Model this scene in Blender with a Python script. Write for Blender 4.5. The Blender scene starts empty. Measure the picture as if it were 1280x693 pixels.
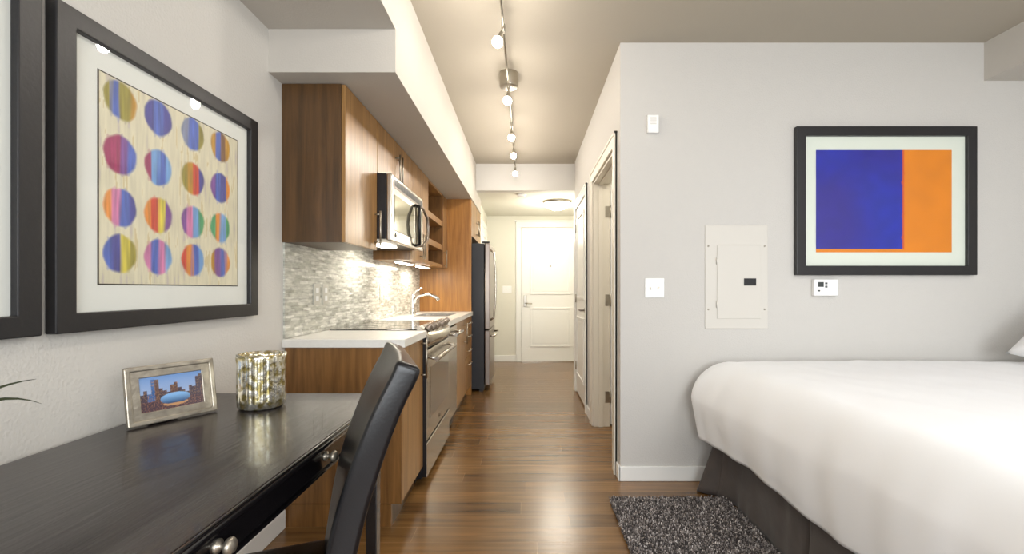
import bpy, bmesh, math, random
from mathutils import Vector, Matrix, noise
random.seed(7)
C = bpy.context.scene.collection
PI = math.pi

# ------------------------------------------------------------------ colour / materials
def lin(v):
    v /= 255.0
    return v/12.92 if v <= .04045 else ((v+.055)/1.055)**2.4
def rgb(r, g, b): return (lin(r), lin(g), lin(b), 1)

def new_mat(name):
    m = bpy.data.materials.new(name); m.use_nodes = True
    nt = m.node_tree
    return m, nt, nt.nodes, nt.links, nt.nodes['Principled BSDF']

def M(name, col, rough=.5, metal=0, bump=0, bscale=40, coat=0, vary=0, vscale=3, emit=None, estr=0, sheen=0, spec=.5):
    m, nt, N, L, P = new_mat(name)
    P.inputs['Base Color'].default_value = col
    P.inputs['Roughness'].default_value = rough
    P.inputs['Metallic'].default_value = metal
    P.inputs['Coat Weight'].default_value = coat
    P.inputs['Coat Roughness'].default_value = .12
    P.inputs['Specular IOR Level'].default_value = spec
    P.inputs['Sheen Weight'].default_value = sheen
    if emit:
        P.inputs['Emission Color'].default_value = emit
        P.inputs['Emission Strength'].default_value = estr
    tc = N.new('ShaderNodeTexCoord')
    if vary:
        n = N.new('ShaderNodeTexNoise'); n.inputs['Scale'].default_value = vscale; n.inputs['Detail'].default_value = 5
        L.new(tc.outputs['Object'], n.inputs['Vector'])
        r = N.new('ShaderNodeValToRGB')
        r.color_ramp.elements[0].position = .3; r.color_ramp.elements[1].position = .7
        r.color_ramp.elements[0].color = tuple(c*(1-vary) for c in col[:3])+(1,)
        r.color_ramp.elements[1].color = tuple(min(1, c*(1+vary)) for c in col[:3])+(1,)
        L.new(n.outputs['Fac'], r.inputs['Fac']); L.new(r.outputs['Color'], P.inputs['Base Color'])
    if bump:
        n = N.new('ShaderNodeTexNoise'); n.inputs['Scale'].default_value = bscale; n.inputs['Detail'].default_value = 4
        L.new(tc.outputs['Object'], n.inputs['Vector'])
        b = N.new('ShaderNodeBump'); b.inputs['Strength'].default_value = bump; b.inputs['Distance'].default_value = .004
        L.new(n.outputs['Fac'], b.inputs['Height']); L.new(b.outputs['Normal'], P.inputs['Normal'])
    return m

def wood(name, dark, light, rough=.35, scale=(30, 30, 2.2), bump=.15, coat=.0):
    m, nt, N, L, P = new_mat(name)
    tc = N.new('ShaderNodeTexCoord'); mp = N.new('ShaderNodeMapping')
    mp.inputs['Scale'].default_value = scale
    L.new(tc.outputs['Object'], mp.inputs['Vector'])
    n1 = N.new('ShaderNodeTexNoise'); n1.inputs['Scale'].default_value = 1.0; n1.inputs['Detail'].default_value = 8
    n1.inputs['Roughness'].default_value = .62; n1.inputs['Distortion'].default_value = .4
    L.new(mp.outputs['Vector'], n1.inputs['Vector'])
    r = N.new('ShaderNodeValToRGB')
    r.color_ramp.elements[0].position = .32; r.color_ramp.elements[0].color = dark
    r.color_ramp.elements[1].position = .68; r.color_ramp.elements[1].color = light
    L.new(n1.outputs['Fac'], r.inputs['Fac']); L.new(r.outputs['Color'], P.inputs['Base Color'])
    b = N.new('ShaderNodeBump'); b.inputs['Strength'].default_value = bump; b.inputs['Distance'].default_value = .001
    L.new(n1.outputs['Fac'], b.inputs['Height']); L.new(b.outputs['Normal'], P.inputs['Normal'])
    P.inputs['Roughness'].default_value = rough
    P.inputs['Coat Weight'].default_value = coat
    return m

def brick_mat(name, swap, c1, c2, mort, bw, rh, msize, rough, grain=None, coat=0, bump=.3):
    m, nt, N, L, P = new_mat(name)
    tc = N.new('ShaderNodeTexCoord')
    vec = tc.outputs['Object']
    if swap:
        s = N.new('ShaderNodeSeparateXYZ'); L.new(vec, s.inputs[0])
        k = N.new('ShaderNodeCombineXYZ'); L.new(s.outputs['Y'], k.inputs['X']); L.new(s.outputs['Z'], k.inputs['Y'])
        vec = k.outputs[0]
    br = N.new('ShaderNodeTexBrick')
    br.offset = .41; br.offset_frequency = 2; br.squash = .8 if swap else 1; br.squash_frequency = 3
    br.inputs['Scale'].default_value = 1
    if not swap:      # every plank row starts at its own random place
        br.offset = 0
        s = N.new('ShaderNodeSeparateXYZ'); L.new(vec, s.inputs[0])
        dv = N.new('ShaderNodeMath'); dv.operation = 'DIVIDE'; dv.inputs[1].default_value = rh; L.new(s.outputs['Y'], dv.inputs[0])
        fl = N.new('ShaderNodeMath'); fl.operation = 'FLOOR'; L.new(dv.outputs[0], fl.inputs[0])
        wn = N.new('ShaderNodeTexWhiteNoise'); wn.noise_dimensions = '1D'; L.new(fl.outputs[0], wn.inputs['W'])
        ad = N.new('ShaderNodeMath'); ad.operation = 'MULTIPLY_ADD'; ad.inputs[1].default_value = bw; L.new(wn.outputs['Value'], ad.inputs[0]); L.new(s.outputs['X'], ad.inputs[2])
        k = N.new('ShaderNodeCombineXYZ'); L.new(ad.outputs[0], k.inputs['X']); L.new(s.outputs['Y'], k.inputs['Y'])
        vec = k.outputs[0]
    br.inputs['Brick Width'].default_value = bw; br.inputs['Row Height'].default_value = rh
    br.inputs['Mortar Size'].default_value = msize; br.inputs['Mortar Smooth'].default_value = .1
    br.inputs['Bias'].default_value = 0
    br.inputs['Color1'].default_value = c1; br.inputs['Color2'].default_value = c2; br.inputs['Mortar'].default_value = mort
    L.new(vec, br.inputs['Vector'])
    out = br.outputs['Color']
    mp = N.new('ShaderNodeMapping'); mp.inputs['Scale'].default_value = grain or (8, 8, 8)
    L.new(tc.outputs['Object'], mp.inputs['Vector'])
    n = N.new('ShaderNodeTexNoise'); n.inputs['Scale'].default_value = 1; n.inputs['Detail'].default_value = 7
    n.inputs['Distortion'].default_value = .5
    L.new(mp.outputs['Vector'], n.inputs['Vector'])
    rp = N.new('ShaderNodeValToRGB')
    rp.color_ramp.elements[0].position = .3; rp.color_ramp.elements[0].color = (.55, .55, .55, 1)
    rp.color_ramp.elements[1].position = .7; rp.color_ramp.elements[1].color = (1.25, 1.25, 1.25, 1)
    L.new(n.outputs['Fac'], rp.inputs['Fac'])
    mx = N.new('ShaderNodeMix'); mx.data_type = 'RGBA'; mx.blend_type = 'MULTIPLY'; mx.inputs[0].default_value = .85
    L.new(out, mx.inputs[6]); L.new(rp.outputs['Color'], mx.inputs[7])
    L.new(mx.outputs[2], P.inputs['Base Color'])
    b = N.new('ShaderNodeBump'); b.inputs['Strength'].default_value = bump; b.inputs['Distance'].default_value = .002; b.invert = True
    L.new(br.outputs['Fac'], b.inputs['Height']); L.new(b.outputs['Normal'], P.inputs['Normal'])
    if not swap:
        b2 = N.new('ShaderNodeBump'); b2.inputs['Strength'].default_value = .6; b2.inputs['Distance'].default_value = .0012
        L.new(n.outputs['Fac'], b2.inputs['Height']); L.new(b2.outputs['Normal'], b.inputs['Normal'])
    P.inputs['Roughness'].default_value = rough; P.inputs['Coat Weight'].default_value = coat; P.inputs['Coat Roughness'].default_value = .24
    return m

def vcol_mat(name, rough=.6):
    m, nt, N, L, P = new_mat(name)
    a = N.new('ShaderNodeAttribute'); a.attribute_name = 'paint'
    L.new(a.outputs['Color'], P.inputs['Base Color']); P.inputs['Roughness'].default_value = rough
    return m

def pane_mat(name, tint=(1, 1, 1, 1), ior=1.5):
    m = bpy.data.materials.new(name); m.use_nodes = True
    nt = m.node_tree; N = nt.nodes; L = nt.links
    N.remove(N['Principled BSDF']); out = N['Material Output']
    t = N.new('ShaderNodeBsdfTransparent'); t.inputs[0].default_value = tint
    g = N.new('ShaderNodeBsdfGlossy'); g.inputs['Roughness'].default_value = .02
    f = N.new('ShaderNodeFresnel'); f.inputs[0].default_value = ior
    x = N.new('ShaderNodeMixShader')
    ge = N.new('ShaderNodeNewGeometry'); mm = N.new('ShaderNodeMath'); mm.operation = 'SUBTRACT'; mm.use_clamp = True
    L.new(f.outputs[0], mm.inputs[0]); L.new(ge.outputs['Backfacing'], mm.inputs[1])
    L.new(mm.outputs[0], x.inputs[0]); L.new(t.outputs[0], x.inputs[1]); L.new(g.outputs[0], x.inputs[2])
    L.new(x.outputs[0], out.inputs[0])
    return m

m_wall = M('wall paint', rgb(201, 198, 193), .85, bump=.35, bscale=160)
m_wall_l = M('wall paint orange peel', rgb(212, 209, 203), .85, bump=.5, bscale=110)
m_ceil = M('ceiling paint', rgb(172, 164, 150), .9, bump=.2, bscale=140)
m_soff = M('soffit paint', rgb(194, 189, 181), .9, bump=.2, bscale=140)
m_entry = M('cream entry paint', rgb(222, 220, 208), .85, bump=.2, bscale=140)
m_trim = M('white trim paint', rgb(236, 236, 232), .35)
m_door = M('white door paint', rgb(240, 240, 236), .38)
m_cream = M('cream casing paint', rgb(226, 220, 206), .4)
m_floor = brick_mat('wood plank floor', False, rgb(134, 98, 56), rgb(102, 73, 41), rgb(158, 122, 80), 1.22, .125, .0013, .27, grain=(2.2, 34, 10), coat=.25, bump=.12)
m_tile = brick_mat('linear mosaic tile', True, rgb(232, 231, 222), rgb(182, 182, 170), rgb(196, 194, 184), .085, .0155, .0011, .16, grain=(14, 14, 60), bump=.5)
m_cab = wood('walnut veneer', rgb(98, 66, 32), rgb(142, 100, 54), .33, (34, 34, 2.0))
m_cabf = wood('grazing lit walnut door veneer', rgb(132, 96, 52), rgb(174, 132, 80), .3, (34, 34, 2.0))  # front copy of the walnut, grazing light put into its lighter colour
m_cabd = wood('dark walnut end panel', rgb(66, 46, 24), rgb(96, 67, 36), .36, (34, 34, 2.0))
m_cabg = wood('golden walnut veneer', rgb(140, 92, 38), rgb(182, 128, 62), .34, (34, 34, 2.0))
m_counter = M('white quartz', rgb(226, 224, 218), .25, vary=.03, vscale=60)
m_steel = M('brushed stainless steel', rgb(196, 190, 180), .26, 1, bump=.05, bscale=300)
m_steeld = M('dark stainless steel', rgb(150, 140, 132), .3, 1)
m_chrome = M('polished chrome', rgb(225, 225, 225), .08, 1)
m_nickel = M('brushed nickel', rgb(176, 170, 158), .3, 1)
m_black = M('black enamel', rgb(16, 16, 20), .35)
m_fridge = M('charcoal fridge side', rgb(44, 45, 50), .5, bump=.2, bscale=200)
m_bglass = M('black ceramic glass', rgb(12, 12, 14), .06, coat=.6)
m_ovenglass = M('smoked oven glass', rgb(96, 84, 66), .1, .35, coat=.5)
m_mwglass = M('mirrored microwave glass', rgb(150, 146, 128), .07, .75)
m_frame = M('charcoal black frame', rgb(32, 31, 33), .4, bump=.1, bscale=90)
m_mat = M('white mat board', rgb(232, 234, 228), .8)
m_matgreen = M('pale green white mat board', rgb(220, 226, 214), .8)
m_line = M('dark inner line', rgb(60, 54, 46), .6)
m_print = vcol_mat('painted print', .55)
m_photo = vcol_mat('photo paper', .35)
m_pane = pane_mat('picture glass', ior=1.42)
m_desk = wood('espresso desk top', rgb(32, 27, 27), rgb(54, 48, 47), .24, (60, 4, 30), bump=1.0, coat=.15)
m_deskb = M('black desk lacquer', rgb(20, 18, 20), .16, coat=.7)
m_leather = M('black leather', rgb(13, 13, 17), .3, bump=.05, bscale=160, spec=.5)
m_pipe = M('leather piping', rgb(62, 66, 84), .28)
m_pewter = M('antique pewter frame', rgb(168, 160, 146), .36, .75, bump=.5, bscale=50, vary=.25, vscale=30)
m_duvet = M('white cotton comforter', rgb(246, 247, 248), .9, bump=.15, bscale=14, sheen=.2)
m_pillow = M('white pillow cotton', rgb(240, 240, 240), .9)
m_skirt = M('dark taupe bed skirt fabric', rgb(76, 68, 63), .8, bump=.4, bscale=30, sheen=.15, vary=.12, vscale=10)
m_mattress = M('mattress ticking', rgb(225, 225, 222), .9)
m_rug = M('charcoal shag', rgb(96, 90, 88), .95, vary=.6, vscale=120)
m_rugs = [M('shag strand dark', rgb(70, 65, 64), .8), M('shag strand mid', rgb(140, 132, 128), .75), M('shag strand light', rgb(205, 197, 192), .75)]
m_plate = M('white plastic', rgb(240, 240, 238), .35)
m_grayp = M('grey display plastic', rgb(60, 66, 66), .3)
m_panelw = M('painted steel panel', rgb(208, 204, 196), .5)
m_outlet = M('stone grey plastic', rgb(196, 193, 182), .4)
m_bulb = M('lit halogen bulb', (1, 1, 1, 1), .5, emit=(1, .93, .82, 1), estr=90)
m_dome = M('lit frosted glass dome', (1, 1, 1, 1), .4, emit=(1, .94, .82, 1), estr=14)
m_strip = M('lit under cabinet lamp', (1, 1, 1, 1), .4, emit=(1, .92, .78, 1), estr=20)
m_leaf = M('dark green blade leaf', rgb(50, 58, 32), .5)
m_pot = M('white ceramic', rgb(225, 222, 214), .25)
m_winframe = M('white window frame', rgb(235, 235, 235), .4)
m_winglass = pane_mat('window glass')
# mercury glass
def mercury():
    m, nt, N, L, P = new_mat('mercury glass')
    tc = N.new('ShaderNodeTexCoord'); n = N.new('ShaderNodeTexNoise'); n.inputs['Scale'].default_value = 55; n.inputs['Detail'].default_value = 5
    L.new(tc.outputs['Object'], n.inputs['Vector'])
    r = N.new('ShaderNodeValToRGB')
    e = r.color_ramp.elements
    e[0].position = .4; e[0].color = rgb(176, 160, 100); e[1].position = .58; e[1].color = rgb(242, 240, 228)
    L.new(n.outputs['Fac'], r.inputs['Fac']); L.new(r.outputs['Color'], P.inputs['Base Color'])
    P.inputs['Metallic'].default_value = .85; P.inputs['Roughness'].default_value = .13
    P.inputs['Transmission Weight'].default_value = .15
    b = N.new('ShaderNodeBump'); b.inputs['Strength'].default_value = .5; b.inputs['Distance'].default_value = .003
    L.new(n.outputs['Fac'], b.inputs['Height']); L.new(b.outputs['Normal'], P.inputs['Normal'])
    return m
m_merc = mercury()

# ------------------------------------------------------------------ mesh helpers
def nb(): return bmesh.new()
def merge(bm, t, smooth=False, mat=0):
    vm = [bm.verts.new(v.co) for v in t.verts]
    t.verts.index_update()
    for f in t.faces:
        try:
            nf = bm.faces.new([vm[v.index] for v in f.verts]); nf.smooth = smooth; nf.material_index = mat
        except ValueError: pass
    t.free()
def box(bm, x0, x1, y0, y1, z0, z1, b=0, seg=2, mat=0, rot=None):
    t = bmesh.new()
    bmesh.ops.create_cube(t, size=1)
    for v in t.verts:
        v.co = Vector(((x0+x1)/2+v.co.x*(x1-x0), (y0+y1)/2+v.co.y*(y1-y0), (z0+z1)/2+v.co.z*(z1-z0)))
    if b: bmesh.ops.bevel(t, geom=list(t.edges), offset=b, segments=seg, profile=.5, affect='EDGES')
    if rot: bmesh.ops.transform(t, matrix=rot, verts=t.verts)
    merge(bm, t, mat=mat); return bm
def tube(bm, pts, r, n=10, cap=True, mat=0, radii=None):
    pts = [Vector(p) for p in pts]; rings = []
    up = None
    for i, p in enumerate(pts):
        if i == 0: d = pts[1]-p
        elif i == len(pts)-1: d = p-pts[i-1]
        else: d = (pts[i+1]-p).normalized()+(p-pts[i-1]).normalized()
        d.normalize()
        if up is None:
            up = Vector((0, 0, 1)) if abs(d.z) < .9 else Vector((1, 0, 0))
        a = d.cross(up)
        if a.length < 1e-4: a = d.cross(Vector((0, 1, 0)))
        a.normalize(); b2 = a.cross(d).normalized(); up = b2
        rr = radii[i] if radii else r
        rings.append([bm.verts.new(p+a*math.cos(2*PI*k/n)*rr+b2*math.sin(2*PI*k/n)*rr) for k in range(n)])
    for i in range(len(rings)-1):
        for k in range(n):
            f = bm.faces.new((rings[i][k], rings[i][(k+1) % n], rings[i+1][(k+1) % n], rings[i+1][k])); f.smooth = True; f.material_index = mat
    if cap:
        bm.faces.new(rings[0][::-1]).material_index = mat; bm.faces.new(rings[-1]).material_index = mat
    return bm
def lathe(bm, prof, c=(0, 0, 0), n=28, axis='Z', mat=0, ribs=0, ribamp=0, smooth=True):
    c = Vector(c); rings = []
    for (r, h) in prof:
        ring = []
        for k in range(n):
            a = 2*PI*k/n
            rr = max(r, 1e-5)*(1+(ribamp*abs(math.sin(a*ribs/2)) if ribs else 0))
            x, y = rr*math.cos(a), rr*math.sin(a)
            v = {'Z': (x, y, h), 'X': (h, x, y), 'Y': (x, h, y)}[axis]
            ring.append(bm.verts.new(c+Vector(v)))
        rings.append(ring)
    for i in range(len(rings)-1):
        for k in range(n):
            f = bm.faces.new((rings[i][k], rings[i][(k+1) % n], rings[i+1][(k+1) % n], rings[i+1][k])); f.smooth = smooth; f.material_index = mat
    bmesh.ops.remove_doubles(bm, verts=[v for r_ in rings for v in r_], dist=1e-4)
    return bm
def prism(bm, poly, axis, a0, a1, mat=0, smooth=False):
    """poly of 2D points; axis: extrusion axis. X:(y,z) Y:(x,z) Z:(x,y)"""
    def P3(p, a): return {'X': (a, p[0], p[1]), 'Y': (p[0], a, p[1]), 'Z': (p[0], p[1], a)}[axis]
    A = [bm.verts.new(P3(p, a0)) for p in poly]; B = [bm.verts.new(P3(p, a1)) for p in poly]
    n = len(poly)
    bm.faces.new(A[::-1]).material_index = mat; bm.faces.new(B).material_index = mat
    for i in range(n):
        f = bm.faces.new((A[i], A[(i+1) % n], B[(i+1) % n], B[i])); f.smooth = smooth; f.material_index = mat
    return bm
def ring_frame(bm, axis, plane0, plane1, u0, u1, v0, v1, w, b=0):
    """mitred rectangular frame in the plane normal to axis; w = face width."""
    outer = [(u0, v0), (u1, v0), (u1, v1), (u0, v1)]; inner = [(u0+w, v0+w), (u1-w, v0+w), (u1-w, v1-w), (u0+w, v1-w)]
    def P3(p, a): return {'X': (a, p[0], p[1]), 'Y': (p[0], a, p[1])}[axis]
    t = bmesh.new()
    vo0 = [t.verts.new(P3(p, plane0)) for p in outer]; vi0 = [t.verts.new(P3(p, plane0)) for p in inner]
    vo1 = [t.verts.new(P3(p, plane1)) for p in outer]; vi1 = [t.verts.new(P3(p, plane1)) for p in inner]
    for i in range(4):
        j = (i+1) % 4
        t.faces.new((vo0[i], vo0[j], vi0[j], vi0[i])); t.faces.new((vo1[i], vi1[i], vi1[j], vo1[j]))
        t.faces.new((vo0[i], vo1[i], vo1[j], vo0[j])); t.faces.new((vi0[i], vi0[j], vi1[j], vi1[i]))
    bmesh.ops.recalc_face_normals(t, faces=t.faces)
    if b: bmesh.ops.bevel(t, geom=list(t.edges), offset=b, segments=2, profile=.5, affect='EDGES')
    merge(bm, t); return bm

WLOC = {}
def obj(name, bm, mats, parent=None, local=False, recalc=True):
    if recalc: bmesh.ops.recalc_face_normals(bm, faces=bm.faces)
    if parent is not None and not local:
        off = WLOC[parent.name]
        bmesh.ops.translate(bm, verts=bm.verts, vec=-off)
    me = bpy.data.meshes.new(name); bm.to_mesh(me); bm.free()
    o = bpy.data.objects.new(name, me); C.objects.link(o)
    for m in (mats if isinstance(mats, (list, tuple)) else [mats]): me.materials.append(m)
    if parent is not None:
        o.parent = parent; WLOC[o.name] = WLOC[parent.name]
    else: WLOC[o.name] = Vector((0, 0, 0))
    return o
def tag(o, label, cat, group=None, kind=None):
    o['label'] = label; o['category'] = cat
    if group: o['group'] = group
    if kind: o['kind'] = kind
    return o
def thing(name, label, cat, loc, rotz=0, group=None, kind=None):
    o = bpy.data.objects.new(name, None); o.empty_display_size = .05; C.objects.link(o)
    o.location = loc; o.rotation_euler = (0, 0, rotz)
    WLOC[o.name] = Vector(loc)
    return tag(o, label, cat, group, kind)
def struct(name, bm, mats, label, cat):
    return tag(obj(name, bm, mats), label, cat, kind='structure')
def paint_grid(nx, ny, P, fn):
    """P(u,v)->xyz ; fn(u,v)->rgb linear ; returns bm with colour layer"""
    me = bpy.data.meshes.new('tmp')
    vs = [P(i/nx, j/ny) for j in range(ny+1) for i in range(nx+1)]
    fs = [(j*(nx+1)+i, j*(nx+1)+i+1, (j+1)*(nx+1)+i+1, (j+1)*(nx+1)+i) for j in range(ny) for i in range(nx)]
    me.from_pydata(vs, [], fs)
    a = me.color_attributes.new('paint', 'FLOAT_COLOR', 'POINT')
    k = 0
    for j in range(ny+1):
        for i in range(nx+1):
            c = fn(i/nx, j/ny); a.data[k].color = (c[0], c[1], c[2], 1); k += 1
    bm = bmesh.new(); bm.from_mesh(me); bpy.data.meshes.remove(me)
    return bm

# ------------------------------------------------------------------ measures
LX = -1.173; RX = .565; PY = 2.647; CZ = 2.635; SX = -.595; EY = 7.02; EZ = 2.32; RR = 3.25; BY = -2.2
HY = 5.2
# ------------------------------------------------------------------ shell
b = nb(); box(b, LX-.1, RR+.1, BY-.1, EY+.1, -.1, 0)
struct('floor', b, m_floor, 'glossy brown wood plank floor running the length of the hallway', 'floor')
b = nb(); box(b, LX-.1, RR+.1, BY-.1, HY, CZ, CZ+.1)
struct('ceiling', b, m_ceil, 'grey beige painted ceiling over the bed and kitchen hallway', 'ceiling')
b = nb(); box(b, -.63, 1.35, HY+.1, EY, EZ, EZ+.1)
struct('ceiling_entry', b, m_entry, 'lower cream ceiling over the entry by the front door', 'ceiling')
b = nb(); box(b, LX-.12, LX, BY-.1, 5.9, 0, CZ)
struct('wall_left', b, m_wall_l, 'light grey textured wall behind the desk and kitchen', 'wall')
b = nb(); box(b, LX, -.63, 5.78, 5.9, 0, CZ); box(b, -.75, -.63, 5.9, EY, 0, CZ)
struct('wall_entry_left', b, m_entry, 'short cream wall past the refrigerator', 'wall')
b = nb(); box(b, -.75, 1.35, EY, EY+.1, 0, CZ)
struct('wall_end', b, m_entry, 'cream end wall around the white front door', 'wall')
# right hallway wall with doorway + partition face
OY0, OY1, OZ = 2.81, 3.70, 2.05
KY0, KY1 = 4.14, 4.96
b = nb()
box(b, RX, RX+.125, PY, OY0, 0, CZ); box(b, RX, RX+.125, OY1, KY0, 0, CZ); box(b, RX, RX+.125, KY1, 5.12, 0, CZ)
box(b, RX, RX+.125, OY0, OY1, OZ, CZ); box(b, RX, RX+.125, KY0, KY1, OZ, CZ)
struct('wall_hallway', b, m_wall, 'grey hallway wall with the open doorway and closet door', 'wall')
b = nb(); box(b, RX+.125, RR, PY, PY+.1, 0, CZ)
box(b, RX+.0001, RX+.125, PY-.0001, PY, 0, CZ)
struct('wall_center', b, m_wall, 'light grey wall facing the room behind the bed', 'wall')
b = nb(); box(b, RR, RR+.1, BY-.1, PY, 0, CZ)
struct('wall_right', b, m_wall, 'grey wall at the head of the bed', 'wall')
# back wall with window
b = nb(); box(b, LX, -.2, BY-.1, BY, 0, CZ); box(b, 2.6, RR, BY-.1, BY, 0, CZ); box(b, -.2, 2.6, BY-.1, BY, 0, .5); box(b, -.2, 2.6, BY-.1, BY, 2.4, CZ)
struct('wall_back', b, m_wall, 'grey wall with the window behind the viewer', 'wall')
w = thing('window_1', 'wide white framed window in the wall behind the viewer', 'window', (1.2, BY-.05, .5), kind='structure')
b = nb(); ring_frame(b, 'Y', BY-.08, BY-.02, -.2, 2.6, .5, 2.4, .06); box(b, 1.17, 1.23, BY-.08, BY-.02, .56, 2.34)
obj('window_frame', b, m_winframe, w)
b = nb(); box(b, -.14, 2.54, BY-.052, BY-.048, .56, 2.34)
obj('window_pane', b, m_winglass, w)
# bathroom side walls beyond the doorway
b = nb(); box(b, 1.75, 1.85, PY+.1, 4.1, 0, CZ); box(b, RX+.125, 1.75, 4.0, 4.1, 0, CZ)
struct('wall_side_room', b, m_entry, 'cream wall of the side room beyond the open doorway', 'wall')
b = nb(); box(b, 1.35, 1.45, 5.02, EY+.1, 0, CZ); box(b, RX+.125, 1.35, 5.02, 5.12, 0, CZ)
struct('wall_entry_right', b, m_entry, 'cream wall to the right of the entry', 'wall')
# header and soffits
b = nb(); box(b, SX, 1.35, HY, HY+.1, EZ, CZ)
struct('trim_1', b, m_wall, 'painted header beam across the hallway before the entry', 'header')
b = nb(); prism(b, [(BY, 2.334), (2.0, 2.334), (2.0, 2.138), (5.78, 2.138), (5.78, CZ), (BY, CZ)], 'X', LX, SX)
struct('trim_2', b, m_soff, 'stepped white soffit above the kitchen cabinets', 'soffit')
b = nb(); box(b, 2.753, RR, BY, PY, 2.406, CZ)
struct('trim_3', b, m_soff, 'boxed soffit above the head of the bed', 'soffit')
# baseboards
def basebd(name, boxes, label):
    b = nb()
    for q in boxes: box(b, *q, b=.004)
    return struct(name, b, m_trim, label, 'baseboard')
basebd('baseboard_left', [(LX, LX+.014, BY, 2.12, 0, .09)], 'white baseboard under the desk')
basebd('baseboard_center', [(RX-.012, RR, PY-.014, PY, 0, .088), (RX-.014, RX, PY-.014, OY0-.095, 0, .088)], 'white baseboard along the wall by the bed')
basebd('baseboard_hallway', [(RX-.014, RX, OY1+.09, KY0-.08, 0, .088)], 'short white baseboard between the hallway doors')
basebd('baseboard_end', [(-.63, -.165, EY-.014, EY, 0, .1)], 'white baseboard left of the front door')

# ------------------------------------------------------------------ doors
def panel_face(b, axis, face, sgn, u0, u1, v0, v1):
    """raised moulding rectangle + field"""
    for (w, d0, d1, ins) in ((.022, 0, .012, 0),):
        ring_frame(b, axis, face, face+sgn*d1, u0+ins, u1-ins, v0+ins, v1-ins, w, .002)
    if axis == 'Y': box(b, u0+.05, u1-.05, min(face, face+sgn*.004), max(face, face+sgn*.004), v0+.05, v1-.05, .0015)
    else: box(b, min(face, face+sgn*.004), max(face, face+sgn*.004), u0+.05, u1-.05, v0+.05, v1-.05, .0015)
d = thing('door_1', 'white two panel front door with a nickel lever at the hallway end', 'door', (.38, EY-.02, 0), kind='structure')
b = nb(); box(b, -.075, .84, EY-.03, EY-.005, .012, 2.13, .003)
panel_face(b, 'Y', EY-.03, -1, .06, .705, 1.07, 1.98); panel_face(b, 'Y', EY-.03, -1, .06, .705, .24, .86)
obj('door_leaf', b, m_door, d)
b = nb(); box(b, -.045, .005, EY-.042, EY-.03, .88, 1.06, .005)
tube(b, [(-.02, EY-.035, .93), (-.02, EY-.08, .93)], .012); tube(b, [(-.02, EY-.08, .93), (.09, EY-.085, .925)], .009)
obj('door_lever', b, m_nickel, d)
b = nb(); lathe(b, [(.0, -.012), (.012, -.01), (.014, 0)], (.383, EY-.03, 1.52), 12, 'Y'); obj('peephole', b, m_nickel, d)
b = nb(); box(b, -.075, .84, EY-.05, EY-.0, 0, .012); obj('threshold', b, m_nickel, d)
b = nb()
box(b, -.165, -.08, EY-.022, EY, 0, 2.14, .003); box(b, .845, .93, EY-.022, EY, 0, 2.14, .003)
box(b, -.165, .93, EY-.022, EY, 2.14, 2.225, .003); box(b, -.185, .95, EY-.035, EY, 2.225, 2.25, .003)
struct('trim_4', b, m_trim, 'white casing framing the front door', 'door casing')

# closet door (closed)
d = thing('door_2', 'white panelled closet door closed in the right hallway wall', 'door', (RX, 4.55, 0), kind='structure')
b = nb(); box(b, RX-.002, RX+.033, KY0+.004, KY1-.004, .02, OZ-.004, .002)
panel_face(b, 'X', RX-.002, -1, KY0+.13, KY1-.13, 1.05, 1.93); panel_face(b, 'X', RX-.002, -1, KY0+.13, KY1-.13, .22, .86)
obj('door_leaf', b, m_door, d)
b = nb(); tube(b, [(RX-.002, KY0+.07, .95), (RX-.05, KY0+.07, .95)], .01); tube(b, [(RX-.05, KY0+.07, .95), (RX-.052, KY0+.18, .95)], .008)
lathe(b, [(0, -.009), (.026, -.008), (.028, 0)], (RX-.002, KY0+.07, .95), 16, 'X')
obj('door_lever', b, m_steeld, d)
for z in (.3, 1.05, 1.83):
    b = nb(); tube(b, [(RX-.008, KY1-.002, z-.045), (RX-.008, KY1-.002, z+.045)], .007, 8); obj('hinge', b, m_nickel, d)
def casing_x(name, y0, y1, label, ztop=OZ, wdt=.085):
    b = nb()
    prof = lambda ya, yb, za, zb: (box(b, RX-.016, RX, ya, yb, za, zb, .003))
    box(b, RX-.018, RX, y0-wdt, y0, 0, ztop+wdt, .004); box(b, RX-.018, RX, y1, y1+wdt, 0, ztop+wdt, .004)
    box(b, RX-.018, RX, y0, y1, ztop, ztop+wdt, .004)
    box(b, RX-.024, RX, y0-wdt, y0-wdt+.018, 0, ztop+wdt, .003); box(b, RX-.024, RX, y1+wdt-.018, y1+wdt, 0, ztop+wdt, .003)
    box(b, RX-.024, RX, y0-wdt, y1+wdt, ztop+wdt-.018, ztop+wdt, .003)
    return b
struct('trim_5', casing_x('', KY0, KY1, ''), m_trim, 'white casing around the closet door', 'door casing')
# open doorway: jamb, casing, stops
b = casing_x('', OY0, OY1, '')
box(b, RX-.002, RX+.135, OY1-.018, OY1-.001, 0, OZ, .002); box(b, RX-.002, RX+.135, OY0+.001, OY0+.018, 0, OZ, .002); box(b, RX-.002, RX+.135, OY0, OY1, OZ-.018, OZ-.001, .002)
box(b, RX+.04, RX+.075, OY1-.03, OY1-.018, 0, OZ-.018, .002); box(b, RX+.04, RX+.075, OY0+.018, OY0+.03, 0, OZ-.018, .002); box(b, RX+.04, RX+.075, OY0+.018, OY1-.018, OZ-.03, OZ-.018, .002)
struct('trim_6', b, m_cream, 'cream casing and jamb of the open doorway in the hallway', 'door casing')
d = thing('door_3', 'white door swung open inside the side room', 'door', (RX+.14, OY1, 0), kind='structure')
b = nb(); box(b, RX+.142, RX+.142+.84, OY1-.006, OY1+.03, .015, OZ-.02, .002)
panel_face(b, 'Y', OY1-.006, -1, RX+.27, RX+.85, 1.05, 1.9); panel_face(b, 'Y', OY1-.006, -1, RX+.27, RX+.85, .22, .86)
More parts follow.
